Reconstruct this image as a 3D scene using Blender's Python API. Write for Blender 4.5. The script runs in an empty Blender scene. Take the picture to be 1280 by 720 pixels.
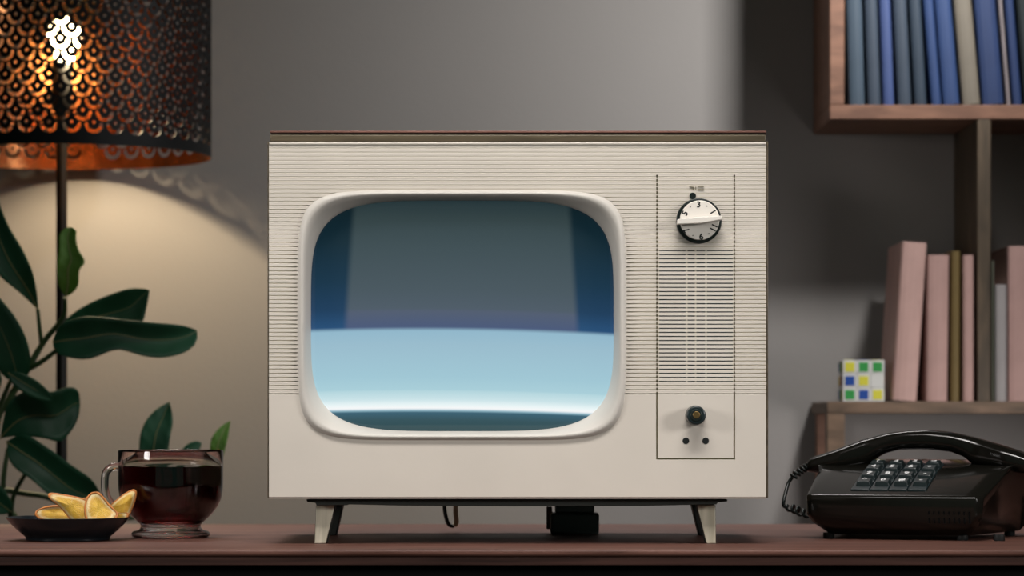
import bpy, bmesh, math, random
from mathutils import Vector, Matrix
from mathutils.geometry import delaunay_2d_cdt
random.seed(7)
PI = math.pi
F = 3700.0; CAMZ = 0.877; HOR = 524.0; TT = 0.75      # focal length in px, camera height, horizon row, table top height
sc = bpy.context.scene
col = sc.collection

def P(px, py, D):
    return Vector(((px-640)*D/F, D-3.0, CAMZ-(py-HOR)*D/F))

# ------------------------------------------------------------ materials
def s2l(c):
    c = c/255.0
    return c/12.92 if c <= .04045 else ((c+.055)/1.055)**2.4
def rgb(r, g, b): return (s2l(r), s2l(g), s2l(b), 1)

def mat(name, color, rough=.5, metal=0.0, spec=.5, noise=0.0, nscale=20, bump=0.0, bscale=80, stretch=(1,1,1),
        trans=0.0, ior=1.45, coat=0.0, sheen=0.0):
    m = bpy.data.materials.new(name); m.use_nodes = True
    nt = m.node_tree; b = nt.nodes['Principled BSDF']
    b.inputs['Base Color'].default_value = color
    b.inputs['Roughness'].default_value = rough
    b.inputs['Metallic'].default_value = metal
    b.inputs['Specular IOR Level'].default_value = spec
    b.inputs['Transmission Weight'].default_value = trans
    b.inputs['IOR'].default_value = ior
    b.inputs['Coat Weight'].default_value = coat
    tc = nt.nodes.new('ShaderNodeTexCoord'); mp = nt.nodes.new('ShaderNodeMapping')
    mp.inputs['Scale'].default_value = stretch
    nt.links.new(tc.outputs['Object'], mp.inputs['Vector'])
    if noise > 0:
        n = nt.nodes.new('ShaderNodeTexNoise'); n.inputs['Scale'].default_value = nscale; n.inputs['Detail'].default_value = 5
        nt.links.new(mp.outputs[0], n.inputs['Vector'])
        r = nt.nodes.new('ShaderNodeMapRange'); r.inputs[1].default_value = .3; r.inputs[2].default_value = .7
        r.inputs[3].default_value = 1-noise; r.inputs[4].default_value = 1+noise*.6
        nt.links.new(n.outputs['Fac'], r.inputs[0])
        mx = nt.nodes.new('ShaderNodeVectorMath'); mx.operation = 'SCALE'
        mx.inputs[0].default_value = color[:3]
        nt.links.new(r.outputs[0], mx.inputs['Scale'])
        nt.links.new(mx.outputs[0], b.inputs['Base Color'])
    if bump > 0:
        n2 = nt.nodes.new('ShaderNodeTexNoise'); n2.inputs['Scale'].default_value = bscale; n2.inputs['Detail'].default_value = 4
        nt.links.new(mp.outputs[0], n2.inputs['Vector'])
        bp = nt.nodes.new('ShaderNodeBump'); bp.inputs['Strength'].default_value = bump; bp.inputs['Distance'].default_value = .002
        nt.links.new(n2.outputs['Fac'], bp.inputs['Height']); nt.links.new(bp.outputs[0], b.inputs['Normal'])
    return m

def wood(name, c1, c2, scale=(1.5, 30, 30), rough=.45, coat=0.0, nscale=4, spec=.5):
    m = bpy.data.materials.new(name); m.use_nodes = True
    nt = m.node_tree; b = nt.nodes['Principled BSDF']; b.inputs['Roughness'].default_value = rough
    b.inputs['Coat Weight'].default_value = coat; b.inputs['Specular IOR Level'].default_value = spec
    tc = nt.nodes.new('ShaderNodeTexCoord'); mp = nt.nodes.new('ShaderNodeMapping'); mp.inputs['Scale'].default_value = scale
    nt.links.new(tc.outputs['Object'], mp.inputs['Vector'])
    n = nt.nodes.new('ShaderNodeTexNoise'); n.inputs['Scale'].default_value = nscale; n.inputs['Detail'].default_value = 7; n.inputs['Distortion'].default_value = .6
    nt.links.new(mp.outputs[0], n.inputs['Vector'])
    cr = nt.nodes.new('ShaderNodeValToRGB'); cr.color_ramp.elements[0].position = .32; cr.color_ramp.elements[1].position = .68
    cr.color_ramp.elements[0].color = c1; cr.color_ramp.elements[1].color = c2
    nt.links.new(n.outputs['Fac'], cr.inputs[0]); nt.links.new(cr.outputs[0], b.inputs['Base Color'])
    bp = nt.nodes.new('ShaderNodeBump'); bp.inputs['Strength'].default_value = .12; bp.inputs['Distance'].default_value = .001
    nt.links.new(n.outputs['Fac'], bp.inputs['Height']); nt.links.new(bp.outputs[0], b.inputs['Normal'])
    return m

M = {}
M['wall'] = mat('wall_paint', (.335,.315,.305,1), .85, spec=.2, noise=.04, nscale=2, bump=.15, bscale=150)
M['ceil'] = mat('ceiling_paint', (.16,.16,.16,1), .9, noise=.03)
M['sidewall'] = mat('side_wall_paint', (.12,.12,.12,1), .9, noise=.03)
M['floor'] = wood('floor_boards', (.03,.02,.015,1), (.06,.04,.03,1), (1,14,1), .5)
M['table'] = wood('mahogany_wood', (.072,.029,.020,1), (.168,.077,.057,1), (1.2,26,26), .5, coat=0.0, spec=.3)
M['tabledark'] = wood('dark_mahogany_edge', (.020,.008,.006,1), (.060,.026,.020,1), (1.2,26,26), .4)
M['black_wood'] = mat('shaded_black_wood', (.004,.004,.004,1), .7, spec=.15, noise=.2)  # near-black keeps the underside dark; its shade is put into the colour
M['cream'] = mat('aged_cream_plastic', (.60,.55,.485,1), .42, noise=.05, nscale=9, bump=.03, bscale=200)
M['bezel'] = mat('pale_bezel_plastic', (.53,.50,.455,1), .42, noise=.03, nscale=12)
M['olive'] = mat('grimy_shaded_groove_paint', (.13,.115,.06,1), .7, noise=.2, nscale=60)  # olive groove dirt, also painted dark for the shade inside the groove
M['groove'] = mat('dusty_shaded_groove_plastic', (.37,.33,.235,1), .55, noise=.15, nscale=30)  # rib groove dust, with the rib's shadow line put into the colour
M['groovelight'] = mat('faint_groove_plastic', (.47,.425,.34,1), .5, noise=.1, nscale=30)  # same groove shade, painted fainter for the upper rows
M['cab'] = wood('olive_brown_cabinet_veneer', (.050,.038,.020,1), (.115,.088,.052,1), (2,30,30), .45)
M['redwood'] = wood('reddish_cabinet_edge', (.12,.05,.035,1), (.22,.10,.075,1), (2,30,30), .5)
M['darkgreen'] = mat('dark_green_black_plastic', (.008,.013,.012,1), .35, noise=.1)
M['dial'] = mat('dial_white_plastic', (.70,.66,.60,1), .38, noise=.04, nscale=40)
M['ink'] = mat('printed_black', (.012,.014,.014,1), .5, noise=.1)
M['brass'] = mat('aged_brass', (.55,.34,.14,1), .35, metal=1, noise=.15, nscale=60)
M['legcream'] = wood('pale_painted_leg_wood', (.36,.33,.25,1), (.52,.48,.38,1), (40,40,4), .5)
M['darkleg'] = mat('dark_leg_side', (.016,.018,.015,1), .6, noise=.2)  # leg sides and rear legs: their shade is put into the colour
M['bake'] = mat('black_telephone_plastic', (.0075,.0070,.0055,1), .13, spec=.45, noise=.1, nscale=8, bump=.02, bscale=300)
M['key'] = mat('dark_teal_key', (.013,.021,.022,1), .3, noise=.1)
M['keybase'] = mat('dark_teal_key_tray', (.008,.016,.018,1), .3, noise=.1)
M['legend'] = mat('white_key_print', (.75,.75,.75,1), .5, noise=.02)
M['rubber'] = mat('grey_rubber', (.08,.09,.085,1), .6, noise=.1)
M['cord'] = mat('black_cord_plastic', (.010,.014,.013,1), .3, noise=.1)
M['plant'] = mat('glossy_green_leaf', (.013,.088,.040,1), .50, noise=.35, nscale=9, bump=.25, bscale=30)
M['plantlight'] = mat('young_green_leaf', (.085,.21,.022,1), .5, noise=.25, nscale=12, bump=.2, bscale=30)
M['rib'] = mat('pale_leaf_midrib', (.22,.22,.09,1), .5, noise=.1)
M['stem'] = mat('green_plant_stem', (.05,.09,.035,1), .5, noise=.2)
M['pot'] = mat('grey_ceramic_pot', (.2,.2,.2,1), .5, noise=.1)
M['soil'] = mat('dark_potting_soil', (.02,.013,.008,1), .95, noise=.5, nscale=60, bump=.6)
M['shade'] = mat('black_lamp_shade_paint', (.006,.007,.008,1), .5, spec=.25, noise=.1)
M['copper'] = mat('copper_shade_lining', (.78,.32,.12,1), .22, metal=1, noise=.35, nscale=30, bump=1.0, bscale=22)
M['pole'] = mat('black_lamp_metal', (.010,.010,.009,1), .4, metal=.2, noise=.1)
M['bowl'] = mat('black_glazed_ceramic', (.006,.010,.013,1), .22, noise=.1, nscale=30)
M['shelf'] = wood('raw_pine_shelf', (.14,.066,.042,1), (.27,.135,.086,1), (3,14,14), .6)
M['shelfdark'] = wood('dark_brown_shelf', (.045,.032,.020,1), (.105,.072,.044,1), (14,14,3), .6)  # darker brown wood for the upright
M['shelfmid'] = wood('mid_brown_shelf', (.085,.055,.034,1), (.20,.125,.080,1), (3,14,14), .6)  # mid brown wood for the lower board and front post
M['shelfback'] = mat('black_shelf_backing', (.004,.004,.004,1), .8, spec=.1, noise=.2)
M['palepaint'] = mat('pale_shelf_paint', (.60,.52,.49,1), .7, noise=.04)
M['pages'] = mat('paper_page_block', (.45,.42,.36,1), .8, noise=.15, nscale=20, stretch=(60,1,1))
M['cubewhite'] = mat('white_puzzle_plastic', (.62,.62,.60,1), .35, noise=.02)
M['cy'] = mat('yellow_sticker', (.62,.58,.05,1), .4, noise=.03)
M['cg'] = mat('green_sticker', (.03,.28,.06,1), .4, noise=.03)
M['cb'] = mat('blue_sticker', (.01,.06,.30,1), .4, noise=.03)
M['co'] = mat('orange_sticker', (.60,.16,.02,1), .4, noise=.03)
M['adapter'] = mat('dark_grey_green_box_plastic', (.09,.11,.105,1), .3, noise=.1)
M['tiecream'] = mat('cream_cable_sleeve', (.72,.62,.44,1), .6, noise=.1)
M['rind'] = mat('orange_citrus_rind', (.60,.22,.05,1), .55, noise=.25, nscale=120, bump=.4, bscale=400)

def glass_mat(name, color, ior=1.47, rough=0.0):
    return mat(name, color, rough, trans=1.0, ior=ior)
M['glass'] = glass_mat('clear_mug_glass', (.97,.98,.97,1))
m = glass_mat('dark_red_tea', (1,1,1,1), 1.333)
nt = m.node_tree; va = nt.nodes.new('ShaderNodeVolumeAbsorption')
va.inputs['Color'].default_value = (.62,.035,.02,1); va.inputs['Density'].default_value = 90
nt.links.new(va.outputs[0], nt.nodes['Material Output'].inputs['Volume'])
M['tea'] = m
m = bpy.data.materials.new('glowing_bulb_glass'); m.use_nodes = True
b = m.node_tree.nodes['Principled BSDF']; b.inputs['Base Color'].default_value = (1,.9,.7,1)
b.inputs['Emission Color'].default_value = (1,.78,.43,1); b.inputs['Emission Strength'].default_value = 17
M['bulb'] = m

def citrus_mat():
    m = bpy.data.materials.new('dried_citrus_flesh'); m.use_nodes = True
    nt = m.node_tree; N = nt.nodes; L = nt.links; b = N['Principled BSDF']; b.inputs['Roughness'].default_value = .4
    b.inputs['Subsurface Weight'].default_value = .12; b.inputs['Subsurface Radius'].default_value = (.004,.002,.001)
    uv = N.new('ShaderNodeTexCoord'); sp = N.new('ShaderNodeVectorMath'); sp.operation = 'LENGTH'
    no = N.new('ShaderNodeTexNoise'); no.inputs['Scale'].default_value = 5; no.inputs['Detail'].default_value = 4
    L.new(uv.outputs['UV'], no.inputs['Vector'])
    ad = N.new('ShaderNodeVectorMath'); ad.operation = 'SCALE'; ad.inputs['Scale'].default_value = 1
    L.new(uv.outputs['UV'], ad.inputs[0]); L.new(ad.outputs[0], sp.inputs[0])
    j = N.new('ShaderNodeMath'); j.operation = 'MULTIPLY_ADD'; j.inputs[1].default_value = .36; L.new(no.outputs['Fac'], j.inputs[0]); L.new(sp.outputs['Value'], j.inputs[2])
    cr = N.new('ShaderNodeValToRGB'); e = cr.color_ramp.elements
    e[0].position = 0.05; e[0].color = (.82,.60,.22,1); e[1].position = 1; e[1].color = (.78,.58,.28,1)
    for p, c in ((.16,(.66,.38,.035,1)),(.45,(.78,.48,.05,1)),(.80,(.70,.40,.05,1)),(.97,(.85,.68,.36,1))):
        x = e.new(p); x.color = c
    L.new(j.outputs[0], cr.inputs[0])
    sx = N.new('ShaderNodeSeparateXYZ'); L.new(uv.outputs['UV'], sx.inputs[0])
    at = N.new('ShaderNodeMath'); at.operation = 'ARCTAN2'; L.new(sx.outputs['X'], at.inputs[0]); L.new(sx.outputs['Y'], at.inputs[1])
    mu = N.new('ShaderNodeMath'); mu.operation = 'MULTIPLY'; mu.inputs[1].default_value = 4.5; L.new(at.outputs[0], mu.inputs[0])
    sn = N.new('ShaderNodeMath'); sn.operation = 'SINE'; L.new(mu.outputs[0], sn.inputs[0])
    ab = N.new('ShaderNodeMath'); ab.operation = 'ABSOLUTE'; L.new(sn.outputs[0], ab.inputs[0])
    mr = N.new('ShaderNodeMapRange'); mr.inputs[1].default_value = 0; mr.inputs[2].default_value = .22; mr.inputs[3].default_value = .3; mr.inputs[4].default_value = 0
    L.new(ab.outputs[0], mr.inputs[0])
    mix = N.new('ShaderNodeMix'); mix.data_type = 'RGBA'; mix.inputs['B'].default_value = (.82,.70,.42,1)
    L.new(mr.outputs[0], mix.inputs['Factor']); L.new(cr.outputs[0], mix.inputs['A'])
    L.new(mix.outputs['Result'], b.inputs['Base Color'])
    n2 = N.new('ShaderNodeTexNoise'); n2.inputs['Scale'].default_value = 14; L.new(uv.outputs['UV'], n2.inputs['Vector'])
    bp = N.new('ShaderNodeBump'); bp.inputs['Strength'].default_value = .5; bp.inputs['Distance'].default_value = .002
    L.new(n2.outputs['Fac'], bp.inputs['Height']); L.new(bp.outputs[0], b.inputs['Normal'])
    return m
M['citrus'] = citrus_mat()

def screen_mat():
    """What the picture tube shows: a rolling blue band, plus room reflections painted in at the sides. Coordinates are the tube's own object space (mm-like), centre = 0."""
    m = bpy.data.materials.new('lit_picture_tube'); m.use_nodes = True
    nt = m.node_tree; N = nt.nodes; L = nt.links; b = N['Principled BSDF']
    b.inputs['Base Color'].default_value = (.006,.010,.012,1); b.inputs['Roughness'].default_value = .12
    b.inputs['Specular IOR Level'].default_value = .35
    tc = N.new('ShaderNodeTexCoord'); sx = N.new('ShaderNodeSeparateXYZ'); L.new(tc.outputs['Object'], sx.inputs[0])
    def math_(op, a, b_=None, c=None):
        n = N.new('ShaderNodeMath'); n.operation = op
        for i, v in enumerate((a, b_, c)):
            if v is None: continue
            if isinstance(v, (int, float)): n.inputs[i].default_value = v
            else: L.new(v, n.inputs[i])
        return n.outputs[0]
    X = math_('MULTIPLY', sx.outputs['X'], F/3.0)             # tube units: 1 = 1/1233 m
    Zs = math_('MULTIPLY', sx.outputs['Z'], -F/3.0)           # downwards, relative to centre row 393
    xq = math_('MULTIPLY', math_('ADD', X, 40), .0058)
    x2 = math_('MULTIPLY', math_('MULTIPLY', xq, xq), 3.2)
    # boundaries tilt and bow very slightly
    yy = math_('SUBTRACT', Zs, x2)
    yy = math_('SUBTRACT', yy, math_('MULTIPLY', X, .004))
    t = math_('MULTIPLY', math_('ADD', yy, 150), 1/300.0)     # 0 at row 243, 1 at row 543
    def ramp(stops):
        cr = N.new('ShaderNodeValToRGB'); e = cr.color_ramp.elements
        f = lambda y: (y-243)/300.0
        e[0].position = f(stops[0][0]); e[0].color = rgb(*stops[0][1]); e[1].position = f(stops[-1][0]); e[1].color = rgb(*stops[-1][1])
        for y, c in stops[1:-1]:
            x = e.new(f(y)); x.color = rgb(*c)
        L.new(t, cr.inputs[0]); return cr.outputs[0]
    low = [(412.5,(150,188,208)),(430,(158,193,210)),(470,(165,204,218)),(486,(174,212,223)),(488,(186,220,228)),(498,(208,233,238)),(505,(240,252,253)),(509.5,(255,255,255)),(512,(150,190,205)),(514.5,(62,100,118)),(524,(55,84,92)),(540,(42,70,74))]
    c_mid = ramp([(246,(36,52,56)),(270,(52,66,68)),(310,(64,78,83)),(360,(74,87,95)),(384,(80,92,104)),(388,(84,94,114)),(407.5,(76,90,124))]+low)
    c_side = ramp([(246,(10,28,34)),(300,(14,38,50)),(350,(20,50,72)),(385,(28,60,92)),(407.5,(38,78,120))]+low)
    # side strips, painted room reflections: edges at about -147 / +151, leaning outwards on the way down
    lean = math_('MULTIPLY', Zs, .065)
    ax = math_('SUBTRACT', math_('ABSOLUTE', math_('SUBTRACT', X, -1)), lean)
    mr = N.new('ShaderNodeMapRange'); mr.inputs[1].default_value = 139; mr.inputs[2].default_value = 150; L.new(ax, mr.inputs[0]); mr.interpolation_type = 'SMOOTHSTEP'
    mix = N.new('ShaderNodeMix'); mix.data_type = 'RGBA'; L.new(mr.outputs[0], mix.inputs['Factor']); L.new(c_mid, mix.inputs['A']); L.new(c_side, mix.inputs['B'])
    L.new(mix.outputs['Result'], b.inputs['Emission Color']); b.inputs['Emission Strength'].default_value = .93
    return m
M['screen'] = screen_mat()

# ------------------------------------------------------------ object helpers
ORI = {}
def tag(o, label=None, cat=None, group=None, kind=None):
    if label: o['label'] = label
    if cat: o['category'] = cat
    if group: o['group'] = group
    if kind: o['kind'] = kind
    return o
def thing(name, label, cat, loc, group=None):
    o = bpy.data.objects.new(name, None); o.empty_display_size = .02; col.objects.link(o)
    o.location = loc; ORI[o] = Vector(loc)
    return tag(o, label, cat, group)
def obj(name, bm, m, parent=None, loc=None, smooth=False, angle=40, bevel=0, bseg=2, solid=0, subsurf=0, flat_normals=True):
    """bm is in world coordinates; the object is given its parent's origin (or loc)."""
    org = ORI[parent] if parent is not None else Vector(loc if loc is not None else (0,0,0))
    bmesh.ops.translate(bm, verts=bm.verts, vec=-org)
    if flat_normals: bmesh.ops.recalc_face_normals(bm, faces=bm.faces)
    me = bpy.data.meshes.new(name); bm.to_mesh(me); bm.free()
    ms = m if isinstance(m, (list, tuple)) else [m]
    for x in ms: me.materials.append(x)
    o = bpy.data.objects.new(name, me); col.objects.link(o)
    if parent is not None: o.parent = parent; ORI[o] = org
    else: o.location = org; ORI[o] = org
    if bevel:
        md = o.modifiers.new('bevel', 'BEVEL'); md.width = bevel; md.segments = bseg; md.limit_method = 'ANGLE'; md.angle_limit = math.radians(30)
    if solid:
        md = o.modifiers.new('solid', 'SOLIDIFY'); md.thickness = solid; md.offset = 0
    if subsurf:
        md = o.modifiers.new('sub', 'SUBSURF'); md.levels = subsurf; md.render_levels = subsurf
    if smooth or bevel or subsurf:
        me.polygons.foreach_set('use_smooth', [True]*len(me.polygons))
        if angle < 180:
            try: me.set_sharp_from_angle(angle=math.radians(angle))
            except Exception: pass
    return o
def box(bm, x0, x1, y0, y1, z0, z1, mi=0):
    v = [bm.verts.new((x, y, z)) for z in (z0, z1) for y in (y0, y1) for x in (x0, x1)]
    for f in ((0,2,3,1),(4,5,7,6),(0,1,5,4),(1,3,7,5),(3,2,6,7),(2,0,4,6)):
        bm.faces.new([v[i] for i in f]).material_index = mi
    return v
def lathe(bm, prof, c, seg=64, caps=(True, True), closed=False):
    rings = []
    for r, z in prof:
        rings.append([bm.verts.new((c[0]+r*math.cos(2*PI*k/seg), c[1]+r*math.sin(2*PI*k/seg), c[2]+z)) for k in range(seg)])
    rr = rings+[rings[0]] if closed else rings
    for a, b in zip(rr, rr[1:]):
        for k in range(seg):
            bm.faces.new((a[k], a[(k+1) % seg], b[(k+1) % seg], b[k]))
    if not closed:
        if caps[0]: bm.faces.new(list(reversed(rings[0])))
        if caps[1]: bm.faces.new(rings[-1])
def disc_y(bm, cx, cy, cz, r, y0, y1, seg=48, r1=None):
    """a short cylinder whose axis runs along Y"""
    r1 = r if r1 is None else r1
    a = [bm.verts.new((cx+r*math.cos(2*PI*k/seg), y0, cz+r*math.sin(2*PI*k/seg))) for k in range(seg)]
    b = [bm.verts.new((cx+r1*math.cos(2*PI*k/seg), y1, cz+r1*math.sin(2*PI*k/seg))) for k in range(seg)]
    for k in range(seg): bm.faces.new((a[k], b[k], b[(k+1) % seg], a[(k+1) % seg]))
    bm.faces.new(a); bm.faces.new(list(reversed(b)))
def smooth_path(pts, n=8):
    pts = [Vector(p) for p in pts]; out = []
    for i in range(len(pts)-1):
        p0 = pts[max(i-1, 0)]; p1 = pts[i]; p2 = pts[i+1]; p3 = pts[min(i+2, len(pts)-1)]
        for k in range(n):
            t = k/n
            out.append(.5*((2*p1)+(-p0+p2)*t+(2*p0-5*p1+4*p2-p3)*t*t+(-p0+3*p1-3*p2+p3)*t**3))
    out.append(pts[-1]); return out
def tube(bm, path, rad, seg=10, scale_y=None):
    rings = []; up = Vector((0, 1, 0)); n = len(path)
    for i, p in enumerate(path):
        d = (path[min(i+1, n-1)]-path[max(i-1, 0)]).normalized()
        a = d.cross(up)
        if a.length < 1e-3: a = d.cross(Vector((1, 0, 0)))
        a.normalize(); b = a.cross(d).normalized(); up = b
        r = rad(i/(n-1)) if callable(rad) else rad
        rings.append([bm.verts.new(p+(a*math.cos(2*PI*k/seg)+b*math.sin(2*PI*k/seg))*r) for k in range(seg)])
    for u, v in zip(rings, rings[1:]):
        for k in range(seg): bm.faces.new((u[k], u[(k+1) % seg], v[(k+1) % seg], v[k]))
    bm.faces.new(list(reversed(rings[0]))); bm.faces.new(rings[-1])
def text_mesh(s, size, depth=.0002):
    cu = bpy.data.curves.new('lettering', 'FONT'); cu.body = s; cu.size = size; cu.extrude = depth
    cu.align_x = 'CENTER'; cu.align_y = 'CENTER'; cu.resolution_u = 3; cu.offset = size*.03
    o = bpy.data.objects.new('lettering', cu); col.objects.link(o)
    dg = bpy.context.evaluated_depsgraph_get(); me = bpy.data.meshes.new_from_object(o.evaluated_get(dg))
    bm = bmesh.new(); bm.from_mesh(me)
    bpy.data.objects.remove(o); bpy.data.curves.remove(cu); bpy.data.meshes.remove(me)
    return bm

# ------------------------------------------------------------ the room
WY = 1.535
def structure(name, x0, x1, y0, y1, z0, z1, m):
    bm = bmesh.new(); box(bm, x0, x1, y0, y1, z0, z1)
    return tag(obj(name, bm, m), kind='structure')
structure('wall_back', -2.6, 2.6, WY, WY+.1, 0, 3.2, M['wall'])
structure('floor', -2.7, 2.7, -4.2, WY+.1, -.1, 0, M['floor'])
structure('ceiling', -2.7, 2.7, -4.2, WY+.1, 3.2, 3.3, M['ceil'])
structure('wall_left', -2.7, -2.6, -4.2, WY, 0, 3.2, M['sidewall'])
structure('wall_right', 2.6, 2.7, -4.2, WY, 0, 3.2, M['sidewall'])

# ------------------------------------------------------------ the table
TY0, TY1 = -.112, .587
t = thing('wooden_table', 'long dark reddish-brown wooden table under the television, mug and telephone', 'table', (0, .24, 0))
bm = bmesh.new(); box(bm, -1.0, 1.0, TY0, TY1, TT-.0075, TT)
obj('tabletop', bm, M['table'], t, bevel=.0030, bseg=4)
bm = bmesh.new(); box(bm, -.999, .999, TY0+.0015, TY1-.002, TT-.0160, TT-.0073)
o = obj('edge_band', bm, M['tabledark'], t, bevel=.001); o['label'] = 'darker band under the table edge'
bm = bmesh.new(); box(bm, -.97, .97, TY0+.012, TY0+.032, TT-.14, TT-.0155)
obj('apron', bm, M['black_wood'], t, bevel=.001)
bm = bmesh.new(); box(bm, -.97, .97, TY1-.04, TY1-.02, TT-.10, TT-.0155)
obj('rear_apron', bm, M['black_wood'], t, bevel=.001)
for sx in (-1, 1):
    for y in (TY0+.032, TY1-.085):
        bm = bmesh.new(); x = sx*.92
        box(bm, x-.022, x+.022, y, y+.044, 0, TT-.0155); obj('leg', bm, M['black_wood'], t, bevel=.002)

# ------------------------------------------------------------ the television
def TX(px): return (px-640)*3.0/F
def TZ(py): return CAMZ-(py-HOR)*3.0/F
tv = thing('television', 'vintage cream television with ribbed front, lit blue screen and small splayed legs', 'television', (0, .12, TT))
XC, ZC = 577.5, 394.0
def super_x(dy, a, b, n):
    q = abs(dy/b)
    return 0 if q >= 1 else a*(1-q**n)**(1/n)
HA, HB = 203.0, 155.0       # hole in the front panel, px
def front_rows(rows, m, name, groove_fn, mats):
    """front panel skin: rows = list of (py, base depth, is_groove); columns follow the tube opening"""
    bm = bmesh.new(); grid = []
    right_fixed = [800, 812, 820.0, 820.3, 822.0, 822.3, 835, 850, 862, 880, 900, 916.7, 917.0, 918.7, 919.0, 935, 950, 957.6]
    for py, dep, g in rows:
        o = super_x(py-ZC, HA, HB, 7)
        L = [336.2, 336.2+(XC-o-336.2)*.4]; 
        xs = []
        xl = XC-o; base = xl-16 if o > 0 else xl-16
        xs += [336.2, 336.2+(base-336.2)*.5, base, xl-11, xl-6, xl-2, xl]
        xr = XC+o
        xs2 = [xr, xr+2, xr+6, xr+11, xr+16] + [xr+16+(797-xr-16)*.5] + right_fixed
        row = []
        for side, arr, edge in ((0, xs, xl), (1, xs2, xr)):
            for x in arr:
                d = dep
                if g and o > 0:
                    dist = abs(x-edge)
                    if dist < 17: d += .0022*(1-dist/17)
                d += groove_fn(x, py)
                row.append((bm.verts.new((TX(x), d, TZ(py))), x, py, g))
        grid.append(row)
    n1 = 7
    for r0, r1 in zip(grid, grid[1:]):
        for k in range(len(r0)-1):
            if k == n1-1: 
                # across the tube opening
                if abs(r0[k][1]-r0[k+1][1]) < .01 and abs(r1[k][1]-r1[k+1][1]) < .01: pass
                continue
            vs = [r0[k][0], r0[k+1][0], r1[k+1][0], r1[k][0]]
            if (vs[0].co-vs[1].co).length < 1e-7 and (vs[2].co-vs[3].co).length < 1e-7: continue
            f = bm.faces.new(vs)
            xm = (r0[k][1]+r0[k+1][1])/2; ym = (r0[k][2]+r1[k][2])/2
            f.material_index = mats(xm, ym, r0[k][3] and r1[k][3])
    return obj(name, bm, m, tv, smooth=False, flat_normals=False)
PITCH = 5.115; NR = 61; Y0P = 181.0
rows = []
for i in range(NR):
    y = Y0P+i*PITCH
    q = .00020+.00038*min(1, i/32)
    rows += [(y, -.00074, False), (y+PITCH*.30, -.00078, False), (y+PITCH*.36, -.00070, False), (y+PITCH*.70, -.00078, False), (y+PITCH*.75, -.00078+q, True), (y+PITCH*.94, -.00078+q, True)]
rows.append((Y0P+NR*PITCH, -.0003, False))
def vg(x, py):
    return .0012 if (820.2 < x < 822.1 or 916.9 < x < 918.8) and py > 219 else 0
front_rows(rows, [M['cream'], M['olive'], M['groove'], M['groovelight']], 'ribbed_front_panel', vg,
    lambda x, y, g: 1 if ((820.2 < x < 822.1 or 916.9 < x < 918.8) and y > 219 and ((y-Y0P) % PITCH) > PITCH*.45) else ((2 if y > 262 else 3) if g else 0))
rows = [(493.0, -.0006, False)] + [(493.0+k*2.2, -.0006, False) for k in range(1, 29)] + [(556.5, -.0006, False), (565, -.0006, False), (572.4, -.0006, False), (572.7, -.0006, False), (574.3, -.0006, False), (574.6, -.0006, False), (600, -.0006, False), (621, -.0006, False), (623.6, .0006, False)]
def lg(x, py):
    if (820.2 < x < 822.1 or 916.9 < x < 918.8) and py < 574.4: return .0014
    if 572.6 < py < 574.4 and 820 < x < 919: return .0014
    return 0
front_rows(rows, [M['cream'], M['olive']], 'lower_front_panel', lg,
    lambda x, y, g: 1 if (((820.2 < x < 822.1 or 916.9 < x < 918.8) and y < 574.4) or (572.6 < y < 574.4 and 820 < x < 919)) else 0)
# light lip along the top of the front panel
bm = bmesh.new(); box(bm, TX(336.5), TX(957.3), -.0024, .006, TZ(181.3), TZ(177.6)); obj('top_lip', bm, M['cream'], tv, bevel=.0010, bseg=3)

# bezel and tube
def ring(bm, a, b, n, y, seg=144):
    out = []
    for k in range(seg):
        th = 2*PI*k/seg; c, s = math.cos(th), math.sin(th)
        r = (abs(c)**n+abs(s)**n)**(-1/n)
        out.append(bm.verts.new((TX(XC+a*r*c), y, TZ(ZC-b*r*s))))
    return out
def loft(bm, rs):
    for p, q in zip(rs, rs[1:]):
        n = len(p)
        for k in range(n): bm.faces.new((p[k], p[(k+1) % n], q[(k+1) % n], q[k]))
bm = bmesh.new()
loft(bm, [ring(bm, 206.5, 157.5, 7, .0010), ring(bm, 203.5, 155.5, 7, -.0016), ring(bm, 201, 153.2, 7, -.0046), ring(bm, 199.2, 151.6, 6.6, -.0050),
          ring(bm, 197.5, 150.2, 6.0, -.0040), ring(bm, 195, 148.2, 5.2, .0015), ring(bm, 191.5, 145.8, 4.5, .0120), ring(bm, 190.4, 145.0, 4.35, .0165), ring(bm, 190.4, 145.0, 4.35, .024)])
obj('screen_bezel', bm, M['bezel'], tv, smooth=True, angle=180)
bm = bmesh.new(); cen = Vector((TX(XC), 0, TZ(ZC)))
ra = []
for f in (1.0, .92, .8, .65, .5, .35, .2, .08):
    ra.append(ring(bm, 192.5*f, 147*f, 4.35-(1-f)*1.6, 0.0205-.014*(1-f*f), 96))
loft(bm, ra); c = bm.verts.new((TX(XC), .0205-.014, TZ(ZC)))
for k in range(96): bm.faces.new((ra[-1][k], ra[-1][(k+1) % 96], c))
# tube needs its own origin at its centre so that its picture sits in its own space
for v in bm.verts: v.co -= cen
bmesh.ops.recalc_face_normals(bm, faces=bm.faces)
me = bpy.data.meshes.new('picture_tube'); bm.to_mesh(me); bm.free(); me.materials.append(M['screen'])
me.polygons.foreach_set('use_smooth', [True]*len(me.polygons))
o = bpy.data.objects.new('picture_tube', me); col.objects.link(o); o.parent = tv; o.location = cen-Vector(tv.location)
o['label'] = 'curved glass screen glowing pale blue in its lower half'

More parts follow.
